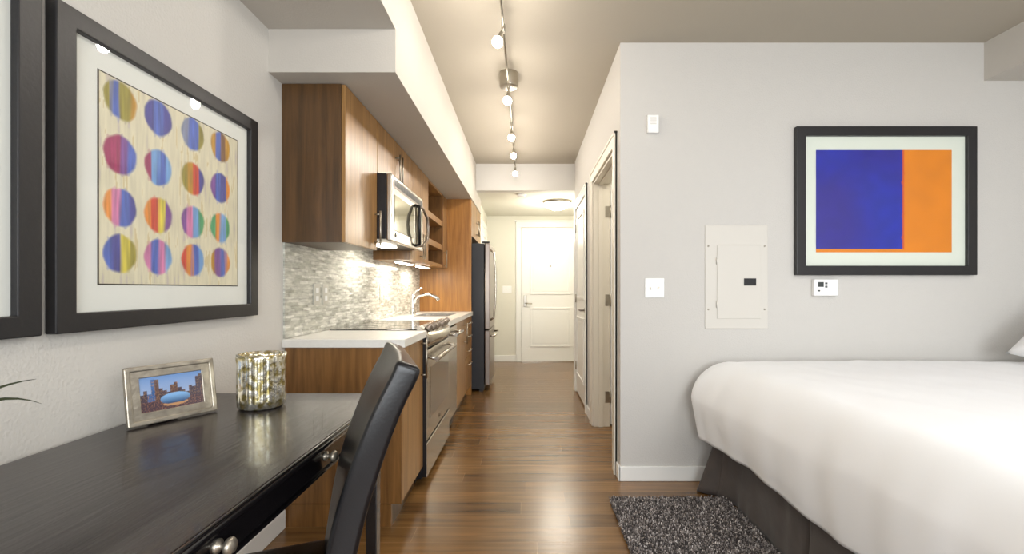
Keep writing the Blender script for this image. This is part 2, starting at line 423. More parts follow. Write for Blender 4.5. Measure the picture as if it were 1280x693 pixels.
obj('door_leaf', b, m_door, d)
for z in (.25, 1.06, 1.80):
    b = nb(); box(b, RX+.095, RX+.134, OY1-.0215, OY1-.0185, z-.048, z+.048, .001); tube(b, [(RX+.138, OY1-.022, z-.05), (RX+.138, OY1-.022, z+.05)], .0065, 8)
    obj('hinge', b, m_nickel, d)
b = nb(); tube(b, [(RX+.91, OY1-.006, .95), (RX+.91, OY1-.05, .95), (RX+.82, OY1-.055, .95)], .009); obj('door_lever', b, m_nickel, d)
# small utility door on left entry wall
d = thing('door_4', 'white closet door on the left just past the refrigerator', 'door', (-.63, 6.4, 0), kind='structure')
b = nb(); box(b, -.63, -.62, 6.1, 6.8, .02, 2.05, .002); panel_face(b, 'X', -.62, 1, 6.2, 6.7, 1.05, 1.93); panel_face(b, 'X', -.62, 1, 6.2, 6.7, .2, .86)
obj('door_leaf', b, m_door, d)
b = nb(); box(b, -.63, -.612, 6.02, 6.1, 0, 2.13, .003); box(b, -.63, -.612, 6.8, 6.88, 0, 2.13, .003); box(b, -.63, -.612, 6.1, 6.8, 2.05, 2.13, .003)
obj('door_casing', b, m_trim, d)

# ------------------------------------------------------------------ kitchen
KY = 2.13      # near end of base run
CF = -.605     # carcass/door front
RG0, RG1 = 2.575, 3.335
DW1 = 3.765; PN = 4.80
def pull(b, x, y, z0, z1, out=.032):
    tube(b, [(x+out, y, z0), (x+out, y, z1)], .0055, 8)
    for z in (z0+.02, z1-.02): tube(b, [(x, y, z), (x+out, y, z)], .0045, 6)
    return b
def pull_h(b, x, y0, y1, z, out=.032):
    tube(b, [(x+out, y0, z), (x+out, y1, z)], .0055, 8)
    for y in (y0+.015, y1-.015): tube(b, [(x, y, z), (x+out, y, z)], .0045, 6)
    return b
t = thing('base_cabinet', 'walnut base cabinet at the near end of the counter', 'cabinet', (LX+.3, 2.35, 0), group=None)
b = nb(); box(b, LX+.004, CF-.02, KY+.018, RG0-.004, .11, .868)
obj('carcass', b, m_cab, t)
b = nb(); box(b, LX+.004, CF, KY, KY+.018, .11, .868, .001); box(b, LX+.004, -.655, KY, KY+.018, 0, .108)
obj('end_panel', b, m_cab, t)
b = nb(); box(b, -.68, -.655, KY+.018, RG0-.004, 0, .11); obj('toe_kick', b, m_cabd, t)
b = nb(); box(b, CF-.02, CF, KY+.0195, RG0-.006, .115, .862, .0015); dr = obj('door', b, m_cabf, t)
b = nb(); pull(b, CF, RG0-.05, .64, .86); obj('handle', b, m_nickel, dr)

b = nb(); box(b, LX+.002, -.583, KY-.022, RG0-.003, .87, .91, .003)
tag(obj('countertop', b, m_counter), 'short white quartz countertop nearest the desk', 'countertop')

# range
t = thing('kitchen_range', 'stainless slide-in range with black glass cooktop', 'oven', (LX+.3, 2.955, 0))
b = nb(); box(b, LX+.01, -.615, RG0, RG1, .04, .9); box(b, LX+.1, -.66, RG0+.03, RG1-.03, 0, .04)
obj('body', b, m_black, t)
b = nb(); box(b, LX+.02, -.64, RG0-.002, RG1+.002, .902, .916, .003); obj('cooktop', b, m_bglass, t)
for (cx, cy, r) in ((-1.02, 2.76, .09), (-.78, 2.76, .1), (-1.02, 3.13, .08), (-.78, 3.13, .1)):
    b = nb(); lathe(b, [(r, 0), (r, .0006), (r-.004, .0006), (r-.004, 0)], (cx, cy, .916), 40); obj('burner_ring', b, m_grayp, t)
# bowed control panel
b = nb(); n = 16; top = []; rows = []
for i in range(n+1):
    y = RG0+(RG1-RG0)*i/n; bow = .045*math.sin(PI*i/n)**.7
    xf = -.582+bow
    rows.append([(-.645, y, .93), (-.625, y, .934), (xf-.012, y, .885), (xf, y, .868), (xf, y, .835), (-.598+bow*.4, y, .80), (-.645, y, .80)])
V = [[b.verts.new(p) for p in r] for r in rows]
for i in range(n):
    for k in range(6):
        f = b.faces.new((V[i][k], V[i+1][k], V[i+1][k+1], V[i][k+1])); f.smooth = k in (2, 3, 4)
b.faces.new(V[0][::-1]); b.faces.new(V[-1])
cp = obj('control_panel', b, m_steel, t)
for i, y in enumerate((2.66, 2.76, 2.86, 3.05, 3.15, 3.25)):
    bow = .045*math.sin(PI*(y-RG0)/(RG1-RG0))**.7
    b = nb(); lathe(b, [(0, .03), (.017, .03), (.019, .004), (.024, 0)], (0, 0, 0), 18)
    box(b, -.003, .003, -.017, .017, .03, .036, .001)
    mt = Matrix.Translation((-.608+bow*.6, y, .912)) @ Matrix.Rotation(math.radians(46), 4, 'Y')
    bmesh.ops.transform(b, matrix=mt, verts=b.verts); obj('knob', b, m_steeld, cp)
b = nb(); box(b, -.613, -.6115, RG0, RG1, .04, .9); box(b, -.61, -.5845, RG0-.0015, RG0+.0035, .05, .895); obj('side_trim', b, m_black, t)
b = nb(); box(b, -.61, -.583, RG0+.004, RG1-.004, .26, .79, .004); od = obj('oven_door', b, m_steel, t)
b = nb(); box(b, -.584, -.580, RG0+.09, RG1-.06, .37, .68, .0015); obj('window', b, m_ovenglass, od)
b = nb(); tube(b, [(-.535, RG0+.04, .735), (-.535, RG1-.04, .735)], .014, 12)
for y in (RG0+.05, RG1-.05): tube(b, [(-.585, y, .75), (-.535, y, .735)], .011, 8)
obj('handle', b, m_steel, od)
b = nb(); lathe(b, [(0, .002), (.014, .002), (.015, 0)], (-.583, 2.955, .31), 18, 'X'); obj('badge', b, m_steeld, od)
b = nb(); box(b, -.61, -.583, RG0+.004, RG1-.004, .045, .242, .004); obj('storage_drawer', b, m_steel, t)

# dishwasher
t = thing('dishwasher', 'slim stainless dishwasher between the range and drawers', 'dishwasher', (LX+.3, 3.55, 0))
b = nb(); box(b, LX+.02, -.63, RG1+.008, DW1-.004, .02, .866); obj('body', b, m_black, t)
b = nb(); box(b, -.63, -.592, RG1+.014, DW1-.02, .13, .85, .004); dd = obj('door', b, m_steel, t)
b = nb(); tube(b, [(-.54, RG1+.05, .80), (-.54, DW1-.05, .80)], .013, 10)
for y in (RG1+.06, DW1-.06): tube(b, [(-.592, y, .8), (-.54, y, .8)], .01, 8)
obj('handle', b, m_steel, dd)

# far base cabinet
t = thing('base_cabinet', 'walnut base cabinet with a door and drawer stack beside the refrigerator', 'cabinet', (LX+.3, 4.3, 0))
b = nb(); box(b, LX+.004, CF-.02, DW1, PN-.004, .11, .70); box(b, CF-.05, CF-.02, DW1, PN-.004, .70, .868); obj('carcass', b, m_cab, t)
b = nb(); box(b, -.68, -.655, DW1, PN-.004, 0, .11); obj('toe_kick', b, m_cabd, t)
b = nb(); box(b, CF-.02, CF, DW1+.002, 4.30, .115, .862, .0015); dr = obj('door', b, m_cabf, t)
b = nb(); pull(b, CF, 4.26, .62, .82); obj('handle', b, m_nickel, dr)
for (z0, z1) in ((.745, .862), (.60, .741), (.455, .596), (.115, .451)):
    b = nb(); box(b, CF-.02, CF, 4.304, PN-.006, z0, z1, .0015); dr = obj('drawer', b, m_cabf, t)
    zz = (z0+z1)/2 if z0 > .2 else .385
    b = nb(); pull_h(b, CF, 4.46, 4.64, zz); obj('handle', b, m_nickel, dr)
# far countertop with sink cut-out
b = nb(); s0, s1, sx0, sx1 = 3.92, 4.5, -1.03, -.70
box(b, LX+.002, -.583, RG1+.003, s0, .87, .91); box(b, LX+.002, -.583, s1, PN-.002, .87, .91)
box(b, LX+.002, sx0, s0, s1, .87, .91); box(b, sx1, -.583, s0, s1, .87, .91)
tag(obj('countertop', b, m_counter), 'long white quartz countertop with the sink, beyond the range', 'countertop')
b = nb(); ring_frame(b, 'Y', 0, 0.001, 0, 1, 0, 1, .1) if False else None
box(b, sx0+.006, sx1-.006, s0+.006, s1-.006, .715, .72)
for q in ((sx0+.002, sx0+.006, s0+.002, s1-.002), (sx1-.006, sx1-.002, s0+.002, s1-.002), (sx0+.006, sx1-.006, s0+.002, s0+.006), (sx0+.006, sx1-.006, s1-.006, s1-.002)): box(b, *q, .715, .908)
tag(obj('sink_basin', b, m_steel), 'stainless sink set in the white countertop', 'sink')
t = thing('faucet', 'chrome arched kitchen faucet behind the sink', 'faucet', (-1.085, 4.2, .91))
b = nb(); lathe(b, [(.03, 0), (.028, .012), (.024, .02), (.021, .1), (.02, .15), (.024, .17), (.022, .19), (0, .195)], (-1.085, 4.2, .91), 20)
obj('body', b, m_chrome, t)
b = nb(); tube(b, [(-1.083, 4.2, 1.0), (-1.04, 4.2, 1.075), (-.98, 4.2, 1.10), (-.92, 4.2, 1.10), (-.87, 4.2, 1.08), (-.835, 4.2, 1.045)], .013, 12, radii=[.012, .013, .014, .015, .017, .018])
obj('spout', b, m_chrome, t)
b = nb(); tube(b, [(-1.085, 4.2, 1.10), (-1.05, 4.19, 1.13), (-.99, 4.17, 1.165)], .008, 8, radii=[.013, .009, .006]); obj('handle', b, m_chrome, t)
# backsplash
b = nb(); box(b, LX+.0005, LX+.009, KY-.01, PN-.002, .9115, 1.6)
struct('trim_7', b, m_tile, 'linear glass mosaic backsplash above the counter', 'backsplash')
for (y, lb) in ((2.435, 'pale outlet plate on the tiles nearest the desk'), (2.54, 'pale switch plate on the tiles just before the cooktop'), (3.52, 'pale outlet plate on the tiles beyond the cooktop')):
    t = thing('outlet_plate', lb, 'outlet', (LX+.009, y, 1.12))
    b = nb(); box(b, LX+.0095, LX+.015, y-.036, y+.036, 1.065, 1.18, .002); obj('plate', b, m_outlet, t)
    for z in (1.1, 1.145):
        b = nb(); box(b, LX+.015, LX+.018, y-.016, y+.016, z-.014, z+.014, .002); obj('socket', b, m_trim, t)

# upper cabinets
UZ0, UZ1 = 1.376, 2.136; UF = -.868; UY = 2.108
def upper(label, y0, y1, z0, z1, doors, depthx=UF, endmat=m_cabd, name='wall_cabinet', carcmat=m_cab):
    t = thing(name, label, 'cabinet', (LX+.15, (y0+y1)/2, z0))
    b = nb(); box(b, LX+.001, depthx-.02, y0, y1, z0, z1, .0008); obj('carcass', b, carcmat, t)
    for (a, c, hy, hz0, hz1) in doors:
        b = nb(); box(b, depthx-.019, depthx, a+.0015, c-.0015, z0+.001, z1-.003, .0015); dr = obj('door', b, m_cabf, t)
        b = nb(); pull(b, depthx, hy, hz0, hz1); obj('handle', b, m_nickel, dr)
    return t
upper('tall walnut wall cabinet nearest the framed circles picture', UY, 2.556, UZ0, UZ1, [(UY+.0, 2.556, 2.52, 1.40, 1.60)], carcmat=m_cabd)
upper('short two door walnut wall cabinet above the microwave', 2.56, 3.336, 1.835, UZ1, [(2.56, 2.948, 2.915, 1.86, 2.04), (2.948, 3.336, 2.98, 1.86, 2.04)])
upper('two door walnut wall cabinet just past the microwave', 3.34, 3.895, UZ0, UZ1, [(3.34, 3.617, 3.585, 1.40, 1.60), (3.617, 3.895, 3.65, 1.40, 1.60)])
# open shelves
t = thing('open_shelf_cabinet', 'open walnut shelf unit between wall cabinets', 'shelf', (LX+.15, 4.24, UZ0))
b = nb(); box(b, LX+.001, LX+.02, 3.9, 4.585, UZ0, UZ1); obj('back_panel', b, m_cabd, t)
b = nb(); box(b, LX+.02, UF, 4.57, 4.586, UZ0, UZ1, .001); obj('side_panel', b, m_cab, t)
for (z0, z1) in ((UZ0, UZ0+.03), (1.555, 1.61), (1.80, 1.855), (UZ1-.02, UZ1)):
    b = nb(); box(b, LX+.02, UF-.004, 3.9, 4.569, z0, z1, .001); obj('shelf_board', b, m_cabf, t)
upper('narrow walnut wall cabinet against the tall refrigerator panel', 4.588, PN-.003, UZ0, UZ1, [(4.588, PN-.003, 4.62, 1.38, 1.56)])
b = nb(); box(b, LX+.001, -.602, PN, PN+.03, 0, 2.136, .001)
tag(obj('end_panel', b, m_cabg), 'tall walnut panel standing beside the refrigerator', 'panel')
t = upper('walnut cabinet above the refrigerator', PN+.033, 5.75, 1.735, UZ1, [(PN+.033, 5.29, 5.24, 1.78, 1.96), (5.29, 5.75, 5.34, 1.78, 1.96)], depthx=-.6)

# refrigerator
t = thing('refrigerator', 'stainless bottom freezer refrigerator with charcoal sides', 'refrigerator', (-.8, 5.3, 0))
F0, F1 = 4.93, 5.69
b = nb(); box(b, -1.14, -.475, F0, F1, .03, 1.665, .004); box(b, -.53, -.49, F0+.02, F1-.02, 0, .05); obj('body', b, m_fridge, t)
b = nb(); box(b, -.47, -.41, F0+.002, F1-.002, .70, 1.672, .012, 3); ud = obj('door', b, m_steeld, t)
b = nb(); tube(b, [(-.415, F0+.055, .80), (-.37, F0+.055, .83), (-.352, F0+.055, 1.0), (-.345, F0+.055, 1.2), (-.352, F0+.055, 1.4), (-.37, F0+.055, 1.57), (-.415, F0+.055, 1.6)], .012, 10); obj('handle', b, m_steel, ud)
b = nb(); box(b, -.47, -.41, F0+.002, F1-.002, .07, .69, .012, 3); fd = obj('freezer_drawer', b, m_steeld, t)
b = nb(); tube(b, [(-.415, F0+.06, .62), (-.36, F0+.07, .625), (-.352, F0+.38, .625), (-.36, F1-.07, .625), (-.415, F1-.06, .62)], .012, 10); obj('handle', b, m_steel, fd)
b = nb(); box(b, -.50, -.415, F0+.01, F0+.07, 1.674, 1.69, .004); obj('hinge_cover', b, m_black, t)

# microwave
MX = -.785
t = thing('microwave', 'stainless over-the-range microwave with an arched handle', 'microwave', (-.98, 2.95, 1.435))
b = nb(); box(b, LX+.012, MX-.03, 2.562, 3.334, 1.445, 1.828, .003); obj('body', b, m_black, t)
b = nb(); box(b, MX-.029, MX, 2.562, 3.334, 1.436, 1.828, .006); fr = obj('front_panel', b, m_steel, t)
b = nb(); box(b, MX, MX+.004, 2.60, 3.31, 1.755, 1.812, .002); vg = obj('vent_grille', b, m_steeld, t)
b = nb()
for k in range(18): box(b, MX+.004, MX+.006, 2.615+.038*k, 2.64+.038*k, 1.765, 1.802)
obj('vent_slots', b, m_black, vg)
b = nb(); box(b, MX, MX+.004, 2.61, 3.06, 1.50, 1.715, .002); obj('window', b, m_mwglass, t)
b = nb(); box(b, MX, MX+.004, 3.1, 3.31, 1.47, 1.735, .002); kp = obj('keypad_panel', b, m_mwglass, t)
b = nb(); tube(b, [(MX, 3.12, 1.745), (MX+.03, 3.11, 1.735), (MX+.042, 3.06, 1.66), (MX+.044, 3.045, 1.6), (MX+.042, 3.06, 1.54), (MX+.03, 3.11, 1.47), (MX, 3.12, 1.46)], .011, 10); obj('handle', b, m_black, t)
b = nb(); tube(b, [(MX, 3.14, 1.745), (MX+.03, 3.2, 1.74), (MX+.045, 3.29, 1.68), (MX+.047, 3.30, 1.6), (MX+.045, 3.29, 1.52), (MX+.03, 3.2, 1.465), (MX, 3.14, 1.46)], .010, 10); obj('trim_arc', b, m_steeld, t)
b = nb(); lathe(b, [(0, .003), (.014, .003), (.016, 0)], (MX, 2.64, 1.475), 18, 'X'); obj('badge', b, m_grayp, t)
b = nb(); box(b, -1.0, -.9, 2.85, 3.05, 1.437, 1.4445); obj('task_lamp', b, m_strip, t)
# under-cabinet lamps
for (y0, y1, lb) in ((3.42, 3.8, 'slim lit lamp under the cabinet past the microwave'), (4.05, 4.45, 'slim lit lamp under the open shelf unit')):
    t = thing('under_cabinet_lamp', lb, 'light', (-1.0, (y0+y1)/2, UZ0-.02))
    b = nb(); box(b, -1.03, -.97, y0, y1, UZ0-.014, UZ0-.001, .002); obj('housing', b, m_plate, t)
    b = nb(); box(b, -1.024, -.976, y0+.01, y1-.01, UZ0-.018, UZ0-.0142); obj('diffuser', b, m_strip, t)

# ------------------------------------------------------------------ desk
t = thing('desk', 'espresso wood writing desk against the left wall', 'desk', (-.84, .95, 0))
DX0, DX1, DY0, DY1, DZ = LX+.018, -.508, .26, 1.648, .764
b = nb(); box(b, DX0, DX1-.012, DY0+.012, DY1-.01, DZ-.012, DZ, .003)
obj('desktop', b, m_desk, t)
b = nb()
def edge(x1, y0, y1, z0, z1, bv): box(b, DX0, x1, y0, y1, z0, z1, bv, 3)
edge(DX1, DY0, DY1, DZ-.019, DZ-.0055, .005); edge(DX1-.010, DY0+.01, DY1-.01, DZ-.028, DZ-.02, .003)
box(b, DX1-.013, DX1-.004, DY0+.004, DY1-.004, DZ-.007, DZ-.0005, .003)
obj('edge_moulding', b, m_deskb, t)
b = nb(); AX = DX1-.026
box(b, DX0+.02, AX, DY0+.05, DY1-.03, .668, DZ-.029)
box(b, AX, AX+.007, DY0+.06, DY1-.04, .668, .676, .003)
obj('apron', b, m_deskb, t)
b = nb(); box(b, AX, AX+.005, .52, 1.38, .682, DZ-.034, .002); dr = obj('drawer', b, m_deskb, t)
for y in (.752, 1.158):
    b = nb(); lathe(b, [(.012, 0), (.012, .004), (.006, .007), (.005, .012), (.013, .018), (.015, .023), (.011, .029), (0, .031)], (AX+.005, y, .711), 20, 'X'); obj('knob', b, m_pewter, dr)
for (x, y) in ((AX-.045, DY1-.075), (AX-.045, DY0+.05), (DX0+.02, DY1-.075), (DX0+.02, DY0+.05)):
    b = nb(); box(b, x, x+.045, y, y+.045, 0, .6675, .003)
    t2 = 0
    for v in b.verts:
        if v.co.z < .3: v.co.x = x+.0225+(v.co.x-x-.0225)*.8; v.co.y = y+.0225+(v.co.y-y-.0225)*.8
    obj('leg', b, m_deskb, t)

# ------------------------------------------------------------------ chair (local: faces -X, width along Y)
ch = thing('desk_chair', 'black leather high back chair pulled up to the desk', 'chair', (-.322, 1.058, 0), math.radians(21))
PRF = [(0, 0), (.03, -.015), (.08, -.044), (.167, -.080), (.277, -.118), (.365, -.138), (.57, -.168)]
def pfx(z):
    d = max(0, min(.57, 1.008-z))
    for (a, p), (c, q) in zip(PRF, PRF[1:]):
        if d <= c: return p+(q-p)*(d-a)/(c-a)
    return PRF[-1][1]
def pfs(z): return sum(pfx(z+k*.012) for k in range(-3, 4))/7
def back_bm():
    b = nb(); nz, ny = 30, 12; W = .192
    prof = pfs
    fr, bk = [], []
    for j in range(nz+1):
        z = .45+(1.008-.45)*j/nz
        th = .050+.012*math.sin(PI*j/nz)
        w = W*(1-.03*(j/nz))
        f_, k_ = [], []
        for i in range(ny+1):
            yy = -w+2*w*i/ny
            dish = .012*(1-(yy/w)**2)
            e = 1
            f_.append(b.verts.new((prof(z)+dish, yy, z)))
            k_.append(b.verts.new((prof(z)+th+.006*(1-(yy/w)**2)*0, yy, z-.02*(j/nz)**4)))
        fr.append(f_); bk.append(k_)
    for j in range(nz):
        for i in range(ny):
            b.faces.new((fr[j][i], fr[j][i+1], fr[j+1][i+1], fr[j+1][i])); b.faces.new((bk[j][i], bk[j+1][i], bk[j+1][i+1], bk[j][i+1]))
        b.faces.new((fr[j][0], fr[j+1][0], bk[j+1][0], bk[j][0])); b.faces.new((fr[j][ny], bk[j][ny], bk[j+1][ny], fr[j+1][ny]))
    for i in range(ny):
        b.faces.new((fr[nz][i], fr[nz][i+1], bk[nz][i+1], bk[nz][i])); b.faces.new((fr[0][i], bk[0][i], bk[0][i+1], fr[0][i+1]))
    bmesh.ops.recalc_face_normals(b, faces=b.faces)
    sharp = [e for e in b.edges if len(e.link_faces) == 2 and e.calc_face_angle(0) > .9]
    bmesh.ops.bevel(b, geom=sharp, offset=.011, segments=4, profile=.5, affect='EDGES', clamp_overlap=True)
    for f in b.faces: f.smooth = True
    return b
bo = obj('backrest', back_bm(), m_leather, ch, local=True)
b = nb(); box(b, -.57, -.13, -.205, .205, .385, .48, .028, 5)
for f in b.faces: f.smooth = True
for v in b.verts:
    if v.co.z > .44: v.co.z += .012*(1-min(1, ((v.co.x+.35)/.22)**2))
so = obj('seat', b, m_leather, ch, local=True)
b = nb(); r = .0045
for z in (.47,):
    x0, x1, y0, y1 = -.568, -.15, -.201, .201
    pts = []
    for (cx, cy, a0) in ((x1-.03, y1-.03, 0), (x0+.03, y1-.03, 90), (x0+.03, y0+.03, 180), (x1-.03, y0+.03, 270)):
        for a in range(0, 91, 30): pts.append((cx+.03*math.cos(math.radians(a0+a)), cy+.03*math.sin(math.radians(a0+a)), z))
    pts.append(pts[0]); tube(b, pts, r, 8)
obj('seat_piping', b, m_pipe, so, local=True)
for (x, y) in ((-.535, .17), (-.535, -.17), (-.165, .17), (-.165, -.17)):
    b = nb(); kx = .04 if x > -.3 else 0
    tube(b, [(x, y, .387), (x+kx*.4, y, .2), (x+kx, y, 0)], .02, 4, radii=[.027, .023, .018])
    obj('leg', b, m_deskb, ch, local=True)

# ------------------------------------------------------------------ desk objects
# framed city photo
fw, fh = .222, .168
t = thing('photo_frame', 'small pewter photo frame with a city skyline picture on the desk', 'picture frame', (-1.098, 1.206, DZ), math.radians(60))
lean = math.radians(11)
Rt = Matrix.Rotation(-lean, 4, 'X')   # local: width +X, front -Y
def lean_bm(b): bmesh.ops.transform(b, matrix=Rt, verts=b.verts); return b
b = nb(); ring_frame(b, 'Y', -.016, 0, 0, fw, .002, fh, .014, .003); ring_frame(b, 'Y', -.010, 0, .012, fw-.012, .014, fh-.012, .022, .002)
fo = obj('frame', lean_bm(b), m_pewter, t, local=True)
def city(u, v):
    sky = Vector((lin(110), lin(150), lin(205))).lerp(Vector((lin(190), lin(200), lin(222))), max(0, 1-v))
    col = sky
    k = int(u*17); h = [.55, .62, .5, .95, .98, .72, .6, .5, .68, .78, .66, .58, .48, .6, .54, .86, .97][min(k, 16)]
    h += .05*math.sin(k*7.3)
    if v < h-.04:
        n = noise.noise(Vector((u*40, v*40, 1)))
        base = Vector((.07, .05, .07)) if k not in (2, 3) else Vector((.05, .13, .33))
        if k in (4, 8, 9): base = Vector((.13, .07, .06))
        col = base*(1+n*.8)
        if noise.noise(Vector((u*90, v*90, 5))) > .35: col = Vector((.5, .28, .12))
    if v < .28:
        n = noise.noise(Vector((u*60, v*60, 9)))
        col = Vector((.08, .045, .06))*(1+n); 
        if n > .3: col = Vector((.42, .2, .12))
    e = ((u-.54)/.24)**2+((v-.29)/.17)**2
    if e < 1 and v > .14:
        s_ = (v-.16)/.3
        col = Vector((.03, .08, .2)).lerp(Vector((.25, .48, .8)), min(1, max(0, s_*1.3)))
    elif ((u-.54)/.2)**2+((v-.14)/.07)**2 < 1: col = Vector((.55, .3, .14))
    return col
b = paint_grid(110, 80, lambda u, v: (.033+u*(fw-.066), -.006, .036+v*(fh-.07)), city)
obj('photo', lean_bm(b), m_photo, t, local=True)
b = nb(); box(b, .033, fw-.033, -.0085, -.0075, .036, fh-.034); obj('glass_pane', lean_bm(b), m_pane, t, local=True)
b = nb(); box(b, .008, fw-.008, 0, .004, .006, fh-.006); obj('back_board', lean_bm(b), m_black, t, local=True)
b = nb(); prism(b, [(.09, .12), (.13, .12), (.15, .0), (.07, .0)], 'Y', .0, .003)
bmesh.ops.transform(b, matrix=Matrix.Translation((0, .075, 0)) @ Matrix.Rotation(math.radians(22), 4, 'X'), verts=b.verts)
for v in b.verts: v.co.z = max(v.co.z, .001)
obj('easel_leg', b, m_black, t, local=True)
# mercury candle holder
t = thing('candle_holder', 'ribbed mercury glass candle holder at the far end of the desk', 'candle holder', (-.872, 1.45, DZ))
b = nb(); lathe(b, [(0, .001), (.058, .001), (.066, .008), (.068, .03), (.068, .15), (.070, .165), (.069, .176), (.064, .176), (.062, .16), (.061, .02), (0, .015)], (-.872, 1.45, DZ), 88, ribs=22, ribamp=.05)
obj('cup', b, m_merc, t)
b = nb(); lathe(b, [(0, .0155), (.045, .0155), (.045, .07), (.04, .073), (0, .072)], (-.872, 1.45, DZ), 24); obj('candle', b, M('ivory wax', rgb(235, 228, 205), .5), t)
# plant
t = thing('potted_plant', 'blade leaved potted plant on the desk at the left edge', 'plant', (-.94, .60, DZ))
b = nb(); lathe(b, [(0, 0), (.045, 0), (.055, .1), (.058, .105), (.052, .105), (.05, .09), (0, .09)], (-.94, .60, DZ), 24); obj('pot', b, m_pot, t)
def blade(tip, mid):
    b = nb(); p0 = Vector((-.94, .60, DZ+.09)); p1 = Vector(mid); p2 = Vector(tip); L_ = []; R_ = []
    for i in range(13):
        s = i/12; p = p0*(1-s)**2+p1*2*s*(1-s)+p2*s*s; w = .0034*math.sin(PI*min(1, s*.85+.15))+.0003
        L_.append(b.verts.new(p+Vector((0, 0, w)))); R_.append(b.verts.new(p-Vector((0, 0, w))+Vector((w*.6, 0, 0))))
    for i in range(12): b.faces.new((L_[i], L_[i+1], R_[i+1], R_[i])).smooth = True
    obj('leaf', b, m_leaf, t, recalc=False)
# tips visible at (45,474) and (52,505)
blade((-.93, .835, 1.15-112/550*.835), (-.93, .70, .99)); blade((-.905, .822, 1.15-143/550*.822), (-.92, .72, 1.01))
for a in range(7):
    an = 3.6+a*.45
    blade((-.94+.18*math.cos(an)*.8, .60+.2*math.sin(an)*.8, .9+.03*a), (-.94+.07*math.cos(an), .6+.07*math.sin(an), 1.02))

# ------------------------------------------------------------------ pictures
def n2(x, y, s, o=0): return noise.noise(Vector((x*s, y*s, o)))
CC = {'blue': (70, 100, 190), 'indigo': (60, 62, 150), 'sky': (110, 160, 215), 'gold': (190, 140, 30), 'olive': (150, 140, 50), 'mag': (160, 40, 100), 'red': (205, 60, 45),
      'orange': (225, 140, 50), 'purple': (120, 70, 150), 'pink': (205, 120, 170), 'yellow': (215, 200, 70), 'green': (70, 160, 110), 'brown': (120, 80, 50), 'grey': (130, 140, 170)}
ROWS = [[('olive', 'blue', 'olive', 'gold'), ('indigo', 'blue', 'indigo'), ('grey', 'blue', 'olive'), ('gold', 'blue', 'brown', 'gold')],
        [('mag', 'mag', 'purple', 'blue'), ('mag', 'sky', 'blue', 'sky'), ('olive', 'gold', 'red', 'indigo'), ('purple', 'blue', 'indigo', 'orange')],
        [('orange', 'pink', 'blue', 'indigo'), ('orange', 'red', 'yellow', 'purple'), ('purple', 'pink', 'sky', 'green'), ('green', 'orange', 'sky', 'green')],
        [('blue', 'indigo', 'yellow', 'olive'), ('pink', 'blue', 'pink', 'sky'), ('red', 'orange', 'blue', 'sky'), ('gold', 'purple', 'blue', 'orange')]]
cols_ = [1.257, 1.387, 1.53, 1.668]; rows_ = [1.69, 1.534, 1.384, 1.252]
AY0, AY1, AZ0, AZ1 = 1.194, 1.765, 1.166, 1.745
def circles(u, v):
    y = AY0+u*(AY1-AY0); z = AZ0+v*(AZ1-AZ0)
    s = noise.noise(Vector((y*60, z*6, 2)))*.5+n2(y, z, 9, 3)*.5+noise.noise(Vector((y*160, z*14, 4)))*.4
    bg = Vector((lin(222), lin(216), lin(190)))*(1+.3*s)
    if s > .3: bg = bg.lerp(Vector((lin(198), lin(178), lin(116))), .6)
    if s < -.35: bg = bg.lerp(Vector((lin(200), lin(190), lin(185))), .7)
    for r, zc in enumerate(rows_):
        for c, yc in enumerate(cols_):
            dy, dz = y-yc, z-zc
            if abs(dy) > .09 or abs(dz) > .09: continue
            R = .0535+.004*n2(y, z, 30, r*4+c)
            d = math.hypot(dy, dz*.93)
            drip = noise.noise(Vector((y*90, r, c)))*.016
            if d < R+(max(0, drip) if abs(dz) > abs(dy) else 0):
                seq = ROWS[r][c]; q = (dy/.107+.5)*len(seq)-.5+noise.noise(Vector((y*70, z*5, r+c)))*.5
                i0 = int(max(0, min(len(seq)-1, math.floor(q)))); i1 = min(len(seq)-1, i0+1); f = max(0, min(1, (q-i0)))
                f = max(0, min(1, (f-.3)*2.5))
                a = Vector([lin(k) for k in CC[seq[i0]]]); b_ = Vector([lin(k) for k in CC[seq[i1]]])
                k = a.lerp(b_, f)*(1+.45*noise.noise(Vector((y*130, z*12, 7))))
                e = max(0, min(1, (R-d)/.006))
                return bg.lerp(k, .35+.6*e)
    return bg
def wall_art(label, Y0, Y1, with_print):
    t = thing('framed_art', label, 'picture', (LX, (Y0+Y1)/2, 1.04))
    b = nb(); ring_frame(b, 'X', LX+.001, LX+.030, Y0, Y1, 1.04, 1.863, .05, .003); obj('frame', b, m_frame, t)
    b = nb(); box(b, LX+.002, LX+.012, Y0+.045, Y1-.045, 1.085, 1.818); obj('mat_board', b, m_mat, t)
    if with_print:
        b = nb(); box(b, LX+.0122, LX+.0128, AY0-.004, AY1+.004, AZ0-.004, AZ1+.004); obj('bevel_line', b, m_line, t)
        b = paint_grid(230, 230, lambda u, v: (LX+.0135, AY0+u*(AY1-AY0), AZ0+v*(AZ1-AZ0)), circles)
        obj('print', b, m_print, t)
    b = nb(); box(b, LX+.019, LX+.021, Y0+.049, Y1-.049, 1.089, 1.814); obj('glass_pane', b, m_pane, t)
wall_art('black framed print of sixteen colourful striped circles on a cream ground', 1.07, 1.877, True)
wall_art('black picture frame cut off at the left edge of the photo', .235, 1.04, False)

